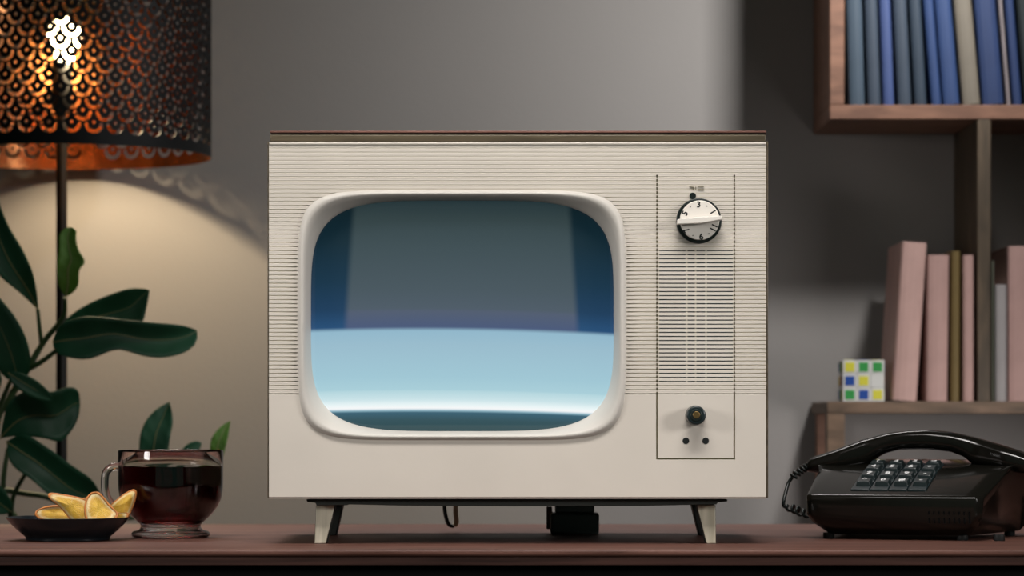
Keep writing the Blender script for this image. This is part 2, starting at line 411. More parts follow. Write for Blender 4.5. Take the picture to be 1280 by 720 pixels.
# cabinet
x0, x1 = TX(334.2), TX(960.5); zt, zb = TZ(168.3), TZ(622.5)
bm = bmesh.new(); w = .0022
box(bm, x0, TX(336.2), -.0012+.003, .285, zb, TZ(176.5)); obj('side_panel', bm, M['cab'], tv, bevel=.0007)
bm = bmesh.new(); box(bm, TX(957.6), x1, .0018, .285, zb, TZ(176.5)); obj('side_panel', bm, M['cab'], tv, bevel=.0007)
bm = bmesh.new(); box(bm, TX(337.5), TX(957.5), -.001, .285, TZ(177.4), TZ(168.3)); obj('top_rail', bm, M['cab'], tv, bevel=.0012)
bm = bmesh.new(); box(bm, TX(338.5), TX(957.0), .0015, .287, TZ(168.3), TZ(166.3)); obj('shadow_gap_strip', bm, M['darkgreen'], tv)
bm = bmesh.new(); box(bm, TX(337.5), TX(958.0), -.0005, .29, TZ(166.3), TZ(163.4)); obj('top_board', bm, M['redwood'], tv, bevel=.0008)
bm = bmesh.new(); box(bm, TX(336.3), TX(957.5), .004, .285, zb, TZ(618)); obj('bottom_board', bm, M['cab'], tv)
# rear shell, stepping in towards the tube neck
bm = bmesh.new()
secs = [(.285, 1.0, 1.0), (.300, .97, .96), (.345, .80, .78), (.350, .42, .42), (.395, .36, .36), (.40, .30, .30)]
hw, hh = (x1-x0)/2-.002, (TZ(168.3)-zb)/2-.002; cz = (TZ(168.3)+zb)/2; cx = (x0+x1)/2
rs = []
for y, a, b_ in secs:
    q = []
    for k in range(48):
        th = 2*PI*k/48+.0001; c_, s_ = math.cos(th), math.sin(th); r = (abs(c_)**10+abs(s_)**10)**(-.1)
        q.append(bm.verts.new((cx+hw*a*r*c_, y, cz+hh*b_*r*s_)))
    rs.append(q)
loft(bm, rs); bm.faces.new(rs[-1]); bm.faces.new(list(reversed(rs[0])))
obj('rear_shell', bm, M['darkgreen'], tv, smooth=True, angle=35)

# base plate under the cabinet, and legs
bm = bmesh.new()
def prism_xz(bm, pts, y0, y1, mi_front=0, mi=0):
    a = [bm.verts.new((p[0], y0, p[1])) for p in pts]; b = [bm.verts.new((p[0], y1, p[1])) for p in pts]
    bm.faces.new(a).material_index = mi_front; bm.faces.new(list(reversed(b))).material_index = mi
    n = len(pts)
    for k in range(n): bm.faces.new((a[k], b[k], b[(k+1) % n], a[(k+1) % n])).material_index = mi
def XZ(px, py, D): v = P(px, py, D); return (v.x, v.z)
D = 3.008
prism_xz(bm, [XZ(*q, D) for q in ((383,624.2),(909,624.2),(909.5,626.8),(897,628),(896,630.5),(870,631),(800,632.5),(640,633),(500,632),(436,630.5),(434,631.5),(396,631.8),(394,628.5),(384,627.5))], .008, .275)
obj('base_plate', bm, M['darkleg'], tv, bevel=.0006)
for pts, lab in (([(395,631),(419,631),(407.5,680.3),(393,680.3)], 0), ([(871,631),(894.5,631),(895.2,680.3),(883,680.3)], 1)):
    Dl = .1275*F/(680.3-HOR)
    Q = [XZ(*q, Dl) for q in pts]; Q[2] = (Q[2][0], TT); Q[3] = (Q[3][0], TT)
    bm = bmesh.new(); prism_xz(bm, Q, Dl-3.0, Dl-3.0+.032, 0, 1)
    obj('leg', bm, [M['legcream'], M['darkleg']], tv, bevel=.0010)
for pts in ([(414,631),(431,631),(420,669),(409,669)], [(862,631),(879,631),(882.5,669),(874,669)]):
    Dl = 3.23; Q = [XZ(*q, Dl) for q in pts]; Q[2] = (Q[2][0], TT); Q[3] = (Q[3][0], TT)
    Q[0] = (Q[0][0], TZ(628)); Q[1] = (Q[1][0], TZ(628))
    bm = bmesh.new(); prism_xz(bm, Q, Dl-3, Dl-3+.03)
    o = obj('leg', bm, M['darkleg'], tv, bevel=.001)

# speaker grille: dark slots in the grooves of the control strip
bm = bmesh.new()
for i in range(NR):
    y = Y0P+i*PITCH
    if not 311 < y+PITCH*.7 < 481: continue
    segs = [(824, 857), (859.5, 868.5), (870.5, 881.5), (883.5, 916)]
    for a, b_ in segs:
        box(bm, TX(a), TX(b_), -.00062, .0012, TZ(y+PITCH*1.0), TZ(y+PITCH*.70))
obj('speaker_grille', bm, M['darkgreen'], tv)

# channel dial
DX, DZ = 873.3, 276.5
dial = None
bm = bmesh.new(); disc_y(bm, TX(DX), 0, TZ(DZ), 28.3*3/F, -.006, .001, 72); dial = obj('channel_dial', bm, M['darkgreen'], tv, bevel=.001, bseg=2)
bm = bmesh.new(); disc_y(bm, TX(DX+.6), 0, TZ(DZ-.6), 24.6*3/F, -.0100, -.0055, 72); obj('dial_face', bm, M['dial'], dial, bevel=.0008)
bm = bmesh.new()
an = math.radians(5); L2 = 28.8*3/F
pr = [(-L2, -.0024), (-L2*.95, .0026), (0, .0030), (L2*.96, .0024), (L2, -.0016), (0, -.0036)]
q = []
for u, v in pr: q.append((TX(DX-.2)+u*math.cos(an)-v*math.sin(an), TZ(DZ)+u*math.sin(an)+v*math.cos(an)))
prism_xz(bm, q, -.021, -.0098)
obj('pointer_bar', bm, M['dial'], dial, bevel=.0008)
for s, ang in (('3', 92), ('1', 32), ('5', 153), ('7', 217), ('9', 277), ('11', 334)):
    tb = text_mesh(s, .0084, .00012)
    a = math.radians(ang); r = 19.8*3/F
    R = Matrix.Rotation(PI/2, 4, 'X')
    R = Matrix.Translation((TX(DX)+r*math.cos(a), -.0101, TZ(DZ)+r*math.sin(a))) @ Matrix.Rotation(-(a-PI/2), 4, 'Y') @ R
    bmesh.ops.transform(tb, matrix=R, verts=tb.verts)
    obj('number', tb, M['ink'], dial)
for ang in (62, 123, 247, 306):
    a = math.radians(ang); r = 20.3*3/F; bm = bmesh.new()
    disc_y(bm, TX(DX)+r*math.cos(a), 0, TZ(DZ)+r*math.sin(a), .0006, -.0102, -.0098, 12); obj('index_dot', bm, M['ink'], dial)
bm = bmesh.new(); disc_y(bm, TX(865.8), 0, TZ(245), 4.1*3/F, -.0018, .002, 32); obj('pilot_hole', bm, M['darkgreen'], tv)
bm = bmesh.new()
for a, b_, z0, z1 in ((861.5, 867, 233.2, 234), (866, 866.8, 234, 238), (869.3, 870, 233.5, 237.5), (872.5, 879.5, 233.2, 233.9), (872.5, 879.5, 236.8, 237.5)):
    box(bm, TX(a), TX(b_), -.0019, -.001, TZ(z1), TZ(z0))
obj('faint_mark', bm, M['olive'], tv)
# volume knob and sockets
bm = bmesh.new(); disc_y(bm, TX(869), 0, TZ(519.2), 11.8*3/F, -.019, .001, 48, 12.6*3/F)
knob = obj('volume_knob', bm, M['key'], tv, bevel=.0016, bseg=3)
knob['label'] = 'round dark knob with a worn brass centre'
bm = bmesh.new(); disc_y(bm, TX(869), 0, TZ(519.2), 7.4*3/F, -.0200, -.0185, 40); obj('knob_cap', bm, M['darkgreen'], knob, bevel=.0005)
bm = bmesh.new(); disc_y(bm, TX(869), 0, TZ(518.6), 4.4*3/F, -.0206, -.0198, 32); obj('brass_centre', bm, M['brass'], knob, bevel=.0003)
for px in (857.3, 882):
    bm = bmesh.new(); disc_y(bm, TX(px), 0, TZ(551), 4.1*3/F, -.0010, .002, 32); obj('socket', bm, M['ink'], tv)
# mains lead hanging at the back
bm = bmesh.new(); tube(bm, smooth_path([P(555, 622, 3.34), P(556, 638, 3.34), P(558.5, 650, 3.34), P(562, 656.5, 3.34), P(568, 657.5, 3.34)]), .0022, 8)
cordp = obj('mains_lead', bm, M['cord'], tv, smooth=True)
bm = bmesh.new(); tube(bm, smooth_path([P(568, 657.5, 3.34), P(570.5, 652, 3.34), P(569.5, 640, 3.34), P(570, 622, 3.34)]), .0028, 8)
obj('lead_sleeve', bm, M['tiecream'], cordp, smooth=True)

# small dark box behind the television
Da = 3.262
ad = thing('power_adapter', 'small dark box standing on the table beneath and behind the television', 'power adapter', (P(718, 668, Da).x, Da-3, TT))
bm = bmesh.new(); a = P(688, 641, Da); b_ = P(749, 641, Da); box(bm, a.x, b_.x, Da-3, Da-3+.04, TT, a.z)
obj('housing', bm, M['adapter'], ad, bevel=.003, bseg=3)
bm = bmesh.new(); a = P(694, 633, Da+.004); b_ = P(743, 633, Da+.004); box(bm, a.x, b_.x, Da-3+.003, Da-3+.037, P(0, 641, Da).z, P(0, 632, Da).z)
obj('lid', bm, M['adapter'], ad, bevel=.0015)
bm = bmesh.new(); a = P(683, 641, Da+.03); b_ = P(690, 641, Da+.03); box(bm, a.x, b_.x, Da-3+.016, Da-3+.032, P(0, 662, Da).z, P(0, 634, Da).z)
obj('side_clip', bm, M['redwood'], ad, bevel=.001)

# ------------------------------------------------------------ bowl, slices, mug
Db = 3.105; bc = P(85, 600, Db); bc.z = TT
bm = bmesh.new()
lathe(bm, [(.0, .0), (.0425, 0), (.0440, .001), (.0440, .0035), (.0455, .0050), (.0520, .0105), (.0590, .0172), (.0642, .0236), (.0648, .0242), (.0642, .0246), (.0632, .0240),
           (.0570, .0175), (.0490, .0105), (.0380, .0068), (.0, .0060)][1:-1], bc, 96)
o = tag(obj('shallow_bowl', bm, M['bowl'], loc=bc, smooth=True, angle=50), 'shallow black ceramic bowl of dried citrus slices beside the tea mug', 'bowl')
slices = [
 ('dried citrus slice lying flat at the left end of the black bowl', 3.128, [(43,643),(46,638),(55,634),(68,632),(80,633),(92,640),(95,651),(75,653),(52,650)], .30, .003, (0,8)),
 ('long curled citrus slice pointing up and left out of the bowl', 3.112, [(60,619.5),(63,617),(72,617.8),(85,620),(98,622.5),(108,626),(114,634),(118,646),(112,655),(100,656),(90,650),(80,638),(70,628),(62,622)], .12, -.005, (9,13)),
 ('half hidden citrus slice behind the rinded slice in mid bowl', 3.135, [(96,632),(100,624.5),(108,621.5),(117,621.5),(122,630),(120,641),(100,643)], .1, .001, (2,5)),
 ('citrus slice standing upright with a thick orange rind and white pith', 3.094, [(105,634),(107.5,623),(113,616.5),(119,614.5),(124,616),(130,622),(138,632),(147,641),(147,647),(140,654),(125,657),(110,654),(106,645)], .22, .002, (0,4)),
 ('pointed citrus slice leaning to the right edge of the bowl', 3.120, [(136,634),(145,626.5),(155,618.5),(163,614),(168.5,612.5),(170.5,616),(168,627),(164,637),(160,645),(150,651),(140,650),(134,642)], .10, -.004, (5,9)),
 ('pale citrus slice lying flat across the bowl front beneath the pointed one', 3.098, [(118,648),(127,644.5),(138,642.3),(150,641),(161,641.5),(158,649),(142,654),(122,654)], .25, .002, (3,5)),
]
for lab, Ds, pts, tilt, bulge, rn in slices:
    pts = [Vector(p) for p in pts]
    path = smooth_path([Vector((p[0], p[1], 0)) for p in pts+[pts[0]]], 5)[:-1]
    n = len(path); cx_ = sum(p.x for p in path)/n; cy_ = sum(p.y for p in path)/n
    ybot = max(p.y for p in path)
    c0 = P(cx_, cy_, Ds); base = P(cx_, ybot, Ds)
    root = thing('dried_citrus_slice', lab, 'citrus slice', (base.x, base.y, base.z), 'dried citrus slices in the black bowl')
    def pos(fr, k):
        p = path[k % n]; x = cx_+(p.x-cx_)*fr; y = cy_+(p.y-cy_)*fr
        Dq = Ds + tilt*(cy_-y)/1190.0 + bulge*(1-fr*fr) + .0012*math.sin(3*2*PI*(k % n)/n+cx_)*fr
        return P(x, y, Dq)
    bm = bmesh.new(); uvl = bm.loops.layers.uv.new('UVMap'); uvd = {}
    rings = []
    for fr in (.90, .75, .5, .25):
        r = []
        for k in range(n):
            v = bm.verts.new(pos(fr, k)); a = 2*PI*k/n; uvd[v] = (fr*math.cos(a)*1.02, fr*math.sin(a)*1.02); r.append(v)
        rings.append(r)
    cv = bm.verts.new(pos(0, 0)); uvd[cv] = (0, 0)
    for p, q in zip(rings, rings[1:]):
        for k in range(n): bm.faces.new((p[k], p[(k+1) % n], q[(k+1) % n], q[k]))
    for k in range(n): bm.faces.new((rings[-1][k], rings[-1][(k+1) % n], cv))
    for f in bm.faces:
        for l in f.loops: l[uvl].uv = uvd[l.vert]
    obj('flesh', bm, M['citrus'], root, smooth=True, angle=180, solid=.0022)
    bm = bmesh.new(); r0 = [bm.verts.new(pos(1.0, k)) for k in range(n)]; r1 = [bm.verts.new(pos(.89, k)) for k in range(n)]
    for k in range(n): bm.faces.new((r0[k], r0[(k+1) % n], r1[(k+1) % n], r1[k]))
    obj('rind', bm, M['rind'], root, smooth=True, angle=180, solid=.0030)

Dm = 3.17; mc = P(213.5, 600, Dm); mc.z = TT
mug = thing('glass_mug', 'clear footed glass mug filled with dark red tea beside the bowl', 'mug', mc)
bm = bmesh.new()
outer = [(.0005, .0005), (.0385, .0005), (.0415, .0022), (.0420, .0050), (.0400, .0072), (.0345, .0085), (.0325, .0105), (.0318, .0130), (.0330, .0152), (.0372, .0190), (.0435, .0250), (.0500, .0335),
         (.0540, .0420), (.0556, .0510), (.0561, .0600), (.0562, .0750), (.0562, .0925), (.0556, .0940)]
inner = [(.0545, .0935), (.0541, .0920), (.0541, .0750), (.0540, .0600), (.0534, .0510), (.0516, .0425), (.0474, .0340), (.0405, .0262), (.0320, .0205), (.0200, .0180), (.0005, .0175)]
lathe(bm, outer+inner, mc, 96, caps=(True, True))
obj('cup_body', bm, M['glass'], mug, smooth=True, angle=60)
bm = bmesh.new()
tl = .0762
ti = [(.0005, .0168), (.0203, .0173), (.0325, .0199), (.0410, .0257), (.0479, .0336), (.0521, .0422), (.0539, .0509), (.0545, .0600), (.0546, tl-.0005), (.0546, tl+.0006), (.0530, tl), (.0005, tl)]
lathe(bm, ti, mc, 96)
tea = tag(obj('tea', bm, M['tea'], loc=mc, smooth=True, angle=60), 'dark red tea inside the clear glass mug', 'tea')
hp = smooth_path([P(152, 583, Dm-.004), P(141, 583.5, Dm-.010), P(133, 590, Dm-.014), P(130.8, 603, Dm-.015), P(133, 619, Dm-.014), P(141, 631, Dm-.010), P(153, 636, Dm-.004)], 8)
bm = bmesh.new(); tube(bm, hp, .0042, 16)
obj('handle', bm, M['glass'], mug, smooth=True, angle=180)

# ------------------------------------------------------------ the telephone
AY = math.radians(20); CA, SA = math.cos(AY), math.sin(AY); X0 = .3088; D0 = 3.13; W = .189
def ph(u, v, z): return Vector((X0+u*CA+v*SA, D0-3-u*SA+v*CA, TT+z))
def phu(px, v):
    k = (px-640)/F
    return (k*(D0+v*CA)-X0-v*SA)/(CA+k*SA)
def phz(px, py, v):
    u = phu(px, v); Dq = D0-u*SA+v*CA
    return (u, CAMZ-(py-HOR)*Dq/F-TT)
tel = thing('telephone', 'black push-button desk telephone with handset and coiled cord', 'telephone', ph(W/2, .1, 0))
prof = [(.022, .005), (.004, .018), (.0, .026), (.0, .0440), (.0022, .0470), (.072, .0690), (.078, .0712), (.100, .0765), (.135, .0815), (.185, .083), (.200, .074), (.205, .030), (.190, .005)]
def ends(v, z):
    ins = 0
    if z < .024: ins = .022*(1-(z-.005)/.019)**1.2
    if z > .048: ins = .10*(z-.048)*.6
    return -v*.10+ins, W+v*.15-ins
bm = bmesh.new(); ringsU = []
K = [0, .035, .10, .5, .90, .965, 1]
for kk in K:
    r = []
    for i, (v, z) in enumerate(prof):
        a, b_ = ends(v, z)
        e = 1-math.cos(min(1, abs(kk-.5)*2)**14*PI/2)   # round the front corners off a little
        vv = v + e*.010*(1 if v < .1 else -1)
        r.append(bm.verts.new(ph(a+(b_-a)*kk, vv, z)))
    ringsU.append(r)
loft(bm, ringsU); bm.faces.new(ringsU[-1]); bm.faces.new(list(reversed(ringsU[0])))
obj('base_shell', bm, M['bake'], tel, bevel=.0042, bseg=4, angle=180)
def surf(v):
    for (v0, z0), (v1, z1) in zip(prof[3:], prof[4:]):
        if v0 <= v <= v1: return z0+(z1-z0)*(v-v0)/(v1-v0)
    return .05
# keypad
ku0 = phu(1071.5, .034); pu, pv = .0203, .0214
def slab(bm, u0, u1, v0, v1, h0, h1, taper=0):
    lo = [(u0, v0), (u1, v0), (u1, v1), (u0, v1)]
    hi = [(u0+taper, v0+taper), (u1-taper, v0+taper), (u1-taper, v1-taper), (u0+taper, v1-taper)]
    a = [bm.verts.new(ph(u, v, surf(v)+h0)) for u, v in lo]; b = [bm.verts.new(ph(u, v, surf(v)+h1)) for u, v in hi]
    bm.faces.new(list(reversed(a))); bm.faces.new(b)
    for k in range(4): bm.faces.new((a[k], a[(k+1) % 4], b[(k+1) % 4], b[k]))
bm = bmesh.new()
for c in range(4):
    for v0, v1 in ((.0165, .0745), (.0745, .1100)):
        slab(bm, ku0-.003+c*pu, ku0-.003+(c+1)*pu-.0006, v0, v1, -.004, .0016)
kt = obj('keypad_tray', bm, M['keybase'], tel, bevel=.0006)
leg = ['*','0','#','o', '7','8','9','-', '4','5','6','o', '1','2','3','=']
for r in range(4):
    for c in range(4):
        u0 = ku0+c*pu; v0 = .0265+r*pv
        bm = bmesh.new(); slab(bm, u0, u0+.0158, v0, v0+.0135, .001, .0062, .0012)
        k = obj('key', bm, M['key'], tel, bevel=.0006)
        s = leg[r*4+c]
        tb = text_mesh(s, .0105 if s not in 'o' else .007, .0001)
        uc, vc = u0+.0079, v0+.0068
        sl = (surf(v0+.0135)-surf(v0))/.0135; ang = math.atan(sl)
        Rm = Matrix.Translation(ph(uc, vc, surf(vc)+.0064)) @ Matrix.Rotation(-AY, 4, 'Z') @ Matrix.Rotation(ang, 4, 'X')
        bmesh.ops.transform(tb, matrix=Rm, verts=tb.verts)
        obj('key_print', tb, M['legend'], k)
# vent slots in the front, lower right
for i in range(9):
    px = 1161+i*6.3; u = phu(px, 0)
    bm = bmesh.new()
    vs = [ph(u+du, vv, z) for vv in (-.0004, .002) for z in (.018, .031) for du in (-.0008, .0008)]
    z0 = .0195; 
    a = [bm.verts.new(ph(u+du, .0028-.0034*(zz > .02)+dv, zz)) for dv in (-.0003, .003) for du, zz in ((-.0008, .0185), (.0008, .0185), (.0008, .031), (-.0008, .031))]
    for f in ((0,1,2,3),(7,6,5,4),(0,4,5,1),(1,5,6,2),(2,6,7,3),(3,7,4,0)): bm.faces.new([a[i_] for i_ in f])
    obj('vent_slot', bm, M['shelfback'], tel)
for px, v in ((1036, .03), (1203, .03), (1249, .03), (1060, .17), (1262, .17)):
    u = phu(px, v); c_ = ph(u, v, 0); bm = bmesh.new(); lathe(bm, [(.0055, 0), (.006, .001), (.006, .0065)], (c_.x, c_.y, TT), 20)
    obj('rubber_foot', bm, M['ink'], tel, smooth=True)
# handset
top = [(1012,583),(1013,575),(1020,570.5),(1050,560.5),(1080,549.5),(1110,541.5),(1135,538),(1160,537),(1190,540),(1220,546.5),(1250,555),(1275,563),(1296,572),(1304,580)]
bot = [(1304,590),(1280,592),(1240,587),(1218,582),(1213,577),(1206,571),(1190,565),(1165,562),(1150,561.5),(1125,562),(1105,567),(1095,573),(1086,582),(1060,588),(1025,591.5),(1012,590)]
hv = .125
def hsec(pts): return [phz(px, py, hv) for px, py in pts]
T = hsec(top); B = hsec(bot)
bm = bmesh.new()
def interp(L, u):
    for (a, za), (b, zb_) in zip(L, L[1:]):
        if a <= u <= b: return za+(zb_-za)*(u-a)/(b-a)
    return L[0][1] if u < L[0][0] else L[-1][1]
Bs = sorted(B); Ts = sorted(T)
ua, ub = Ts[0][0], Ts[-1][0]; NS = 60; secs_ = []
for i in range(NS+1):
    u = ua+(ub-ua)*i/NS
    zt_, zb_ = interp(Ts, u), interp(Bs, u)
    endw = min(1, min(i, NS-i)/3+.62); s = abs(i/NS-.5)*2
    hw_ = (.0155+.0075*min(1, max(0, (s-.45)/.25)))*endw**.5
    r = []
    for k in range(20):
        th = 2*PI*k/20; c_, s_ = math.cos(th), math.sin(th); q_ = (abs(c_)**3.2+abs(s_)**3.2)**(-1/3.2)
        r.append(bm.verts.new(ph(u, hv+hw_*q_*c_, (zt_+zb_)/2+(zt_-zb_)/2*q_*s_)))
    secs_.append(r)
loft(bm, secs_); bm.faces.new(secs_[-1]); bm.faces.new(list(reversed(secs_[0])))
obj('handset', bm, M['bake'], tel, smooth=True, angle=180)
# coiled cord
def helix(bm, pts, R, turns, rad):
    path = smooth_path(pts, 40); n = len(path); out = []
    for i, p in enumerate(path):
        d = (path[min(i+1, n-1)]-path[max(i-1, 0)]).normalized(); a = d.cross(Vector((0, 1, 0))).normalized(); b = d.cross(a)
        th = 2*PI*turns*i/(n-1); w_ = R*min(1, min(i, n-1-i)/(n*.08)+.15)
        out.append(p+a*w_*math.cos(th)+b*w_*math.sin(th))
    tube(bm, out, rad, 6)
bm = bmesh.new(); Dc = 3.24
helix(bm, [P(1020, 577, Dc), P(1010, 583, Dc), P(1000, 589, Dc), P(990, 597, Dc)], .0034, 8, .0015)
tube(bm, smooth_path([P(990, 597, Dc), P(985.5, 604, Dc), P(982, 616, Dc-.005), P(979.5, 627, Dc-.01), P(980, 632.5, Dc-.01), P(984.5, 634.5, Dc-.012)]), .0020, 8)
helix(bm, [P(984.5, 633.5, Dc-.012), P(993, 636.5, Dc-.02), P(1001, 640, Dc-.03), P(1012, 643, Dc-.04)], .0036, 4, .0016)
obj('coiled_cord', bm, M['cord'], tel, smooth=True, angle=180)

# ------------------------------------------------------------ bookshelf and what stands on it
DS = 4.30; SY = DS-3.0
def SX(px, D=DS): return (px-640)*D/F
def SZ(py, D=DS): return CAMZ-(py-HOR)*D/F
XR = SX(1420)
shelf = thing('bookshelf', 'open pine bookshelf holding blue, pink and cream books against the wall', 'bookshelf', (.7, SY+.1, 0))
def board(name, x0, x1, z0, z1, y0=SY, y1=WY-.004, m=None):
    bm = bmesh.new(); box(bm, x0, x1, y0, y1, z0, z1); return obj(name, bm, m or M['shelf'], shelf, bevel=.0012)
ZU = SZ(131); ZL = SZ(502)
board('side_panel', SX(1037), SX(1055.5), ZU, ZU+.40)
board('shelf_board', SX(1037), XR, SZ(149), ZU)
board('shelf_board', SX(1037), XR, ZU+.40, ZU+.42)
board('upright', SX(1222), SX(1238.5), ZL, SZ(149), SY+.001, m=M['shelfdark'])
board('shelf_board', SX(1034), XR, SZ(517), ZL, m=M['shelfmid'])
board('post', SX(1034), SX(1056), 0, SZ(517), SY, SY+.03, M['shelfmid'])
board('post', SX(1020, 4.5), SX(1037, 4.5), 0, SZ(517), WY-.05, WY-.02)
board('side_panel', XR-.02, XR, ZU, ZU+.40); board('side_panel', XR-.02, XR, 0, SZ(517)); board('upright', XR-.02, XR, ZL, SZ(149))
board('shelf_board', SX(1056), XR-.02, .08, .10)

bookmats = {}
def bmat(c):
    if c not in bookmats: bookmats[c] = mat('book_cloth_%d' % len(bookmats), (*c, 1), .6, noise=.1, nscale=25, bump=.1, bscale=400)
    return bookmats[c]
def book(xl, w, h, lean, z, c, label, group, D=DS+.004, depth=.165):
    """xl: bottom-left px; w px; h metres; lean>0 = top leans right; sits on its lower corner"""
    W_ = w*D/F-.0004; x = (xl-640)*D/F; th = math.radians(lean)
    bm = bmesh.new(); tb = .0022
    # cover outline in plan: boards plus a rounded spine, extruded upwards
    out = [(0, depth)]; out += [(0, .006)]
    for k in range(7):
        a = PI+PI*k/6; out.append((W_/2+W_/2*math.cos(a)*.995, .006+.0055*math.sin(a)))
    out += [(W_, .006), (W_, depth), (W_-tb, depth), (W_-tb, .007), (tb, .007), (tb, depth)]
    dd = []
    for p in out:
        if not dd or (Vector(p)-Vector(dd[-1])).length > 1e-5: dd.append(p)
    a = [bm.verts.new((p[0], p[1], 0)) for p in dd]; b = [bm.verts.new((p[0], p[1], h)) for p in dd]
    bm.faces.new(list(reversed(a))); bm.faces.new(b)
    for k in range(len(dd)): bm.faces.new((a[k], a[(k+1) % len(dd)], b[(k+1) % len(dd)], b[k]))
    bmesh.ops.recalc_face_normals(bm, faces=bm.faces)
    me = bpy.data.meshes.new('cover'); bm.to_mesh(me); bm.free(); me.materials.append(bmat(c))
    root = bpy.data.objects.new('book', None); col.objects.link(root); root.empty_display_size = .01
    cov = bpy.data.objects.new('cover', me); col.objects.link(cov); cov.parent = root
    md = cov.modifiers.new('bevel', 'BEVEL'); md.width = .0006; md.segments = 2; md.limit_method = 'ANGLE'
    bm = bmesh.new(); box(bm, tb, W_-tb, .0075, depth-.004, .003, h-.004)
    me = bpy.data.meshes.new('page_block'); bm.to_mesh(me); bm.free(); me.materials.append(M['pages'])
    pg = bpy.data.objects.new('page_block', me); col.objects.link(pg); pg.parent = root
    if lean > 0:      # pivots on its bottom right corner
        root.location = (x+W_-W_*math.cos(th), D-3, z+W_*math.sin(th))
    else: root.location = (x, D-3, z)
    root.rotation_euler = (0, th, 0)
    tag(root, label, 'book', group)
def sl(r, g, b, k=.80): return (s2l(r)*k, s2l(g)*k, s2l(b)*k)
G1 = 'books on the upper shelf'
slate = sl(66,82,98); slate2 = sl(60,72,88); blue = sl(66,84,134); blue2 = sl(48,72,120); beige = sl(128,120,108); navy = sl(40,60,104)
up = [(1061.5, 21.5, -1.6, slate, 'leftmost slate grey-blue book on the upper shelf, against the pine side'),
      (1085, 18, -2.0, slate2, 'slate grey-blue book just left of the slim bright blue spine'),
      (1104, 16, -2.2, blue, 'slim bright blue book standing among slate books on the upper shelf'),
      (1122.5, 19, -2.8, slate2, 'slate grey-blue book just right of the slim bright blue spine'),
      (1143.5, 17, -3.3, sl(50,64,80), 'darkest slate book, beside the pair of mid-blue spines'),
      (1164.5, 14.5, -4.6, blue2, 'narrow mid-blue leaning book right after the slate ones'),
      (1179.5, 22, -4.8, blue2, 'mid-blue leaning book touching the beige book from the left'),
      (1204, 23.5, -5.0, beige, 'beige grey cloth book leaning between blue books'),
      (1229, 28, -4.8, navy, 'widest deep blue book, right of the beige grey one'),
      (1258.5, 7, -4.7, sl(150,140,142), 'very thin pale pinkish-grey book between two blue ones'),
      (1266.5, 13, -4.6, navy, 'narrow deep blue book at the right edge of the picture'),
      (1281, 18, -4.6, sl(20,30,34), 'very dark book cut off by the right edge of the picture')]
for i, (xl, w, ln, c, lab) in enumerate(up):
    book(xl, w-1.2, .255+.008*(i % 3), ln, ZU+.0003, c, lab, G1)
G2 = 'books on the lower shelf'
pink = sl(208,170,162); pink2 = sl(198,160,153)
book(1115.5, 31, .231, 3.7, ZL+.0003, pink, 'tallest and thickest pale pink book leaning right beside the puzzle cube', G2)
book(1158, 27, .213, .7, ZL+.0003, pink2, 'upright pale pink book between the leaning pink one and the olive one', G2)
book(1188.5, 11.5, .219, 0.3, ZL+.0003, sl(120,100,58), 'thin olive gold book between two pink books', G2)
book(1204, 14, .213, 0, ZL+.0003, pink2, 'narrow pale pink book standing against the wooden upright from the left', G2)
book(1239.5, 4, .205, 0, ZL+.0003, sl(110,112,98), 'thinnest olive and grey book just right of the upright', G2)
book(1244.5, 15, .170, 0, ZL+.0003, sl(172,166,166), 'short greyish-white book right of the wooden upright', G2)
book(1261, 27, .226, 0, ZL+.0003, pink2, 'pale pink book at the right edge of the picture on the lower shelf', G2)

# puzzle cube
cs = 52.0*DS/F; cpos = Vector((SX(1054), SY+.004, ZL))
bm = bmesh.new(); g = cs/3
FR = [['cy','cg','cg'],['cb','cy','cubewhite'],['cg','cb','cy']]
names = ['cubewhite','cy','cg','cb','co']; cm = [M[n] for n in names]
for i in range(3):
    for j in range(3):
        for k in range(3):
            if i == 1 and j == 1 and k == 1: continue
            e = .0002
            vs = box(bm, cpos.x+i*g+e, cpos.x+(i+1)*g-e, cpos.y+j*g+e, cpos.y+(j+1)*g-e, cpos.z+k*g+e, cpos.z+(k+1)*g-e)
def sticker(x, y, z, ax, mi):
    h = g*.345; t_ = .0004
    d = [h, h, h]; d[ax] = t_
    box(bm, x-d[0], x+d[0], y-d[1], y+d[1], z-d[2], z+d[2], mi)
for r in range(3):
    for c in range(3):
        if FR[r][c] != 'cubewhite': sticker(cpos.x+(c+.5)*g, cpos.y, cpos.z+(2.5-r)*g, 1, names.index(FR[r][c]))
        sticker(cpos.x, cpos.y+(c+.5)*g, cpos.z+(r+.5)*g, 0, (r*2+c) % 4+1)
        sticker(cpos.x+(c+.5)*g, cpos.y+(r+.5)*g, cpos.z+3*g, 2, (r+c*2) % 4+1)
        sticker(cpos.x+3*g, cpos.y+(c+.5)*g, cpos.z+(r+.5)*g, 0, (r*3+c) % 4+1)
tag(obj('puzzle_cube', bm, cm, loc=cpos+Vector((cs/2, cs/2, 0)), bevel=.0006), 'white puzzle cube with yellow, green and blue squares beside the pink books', 'puzzle cube')

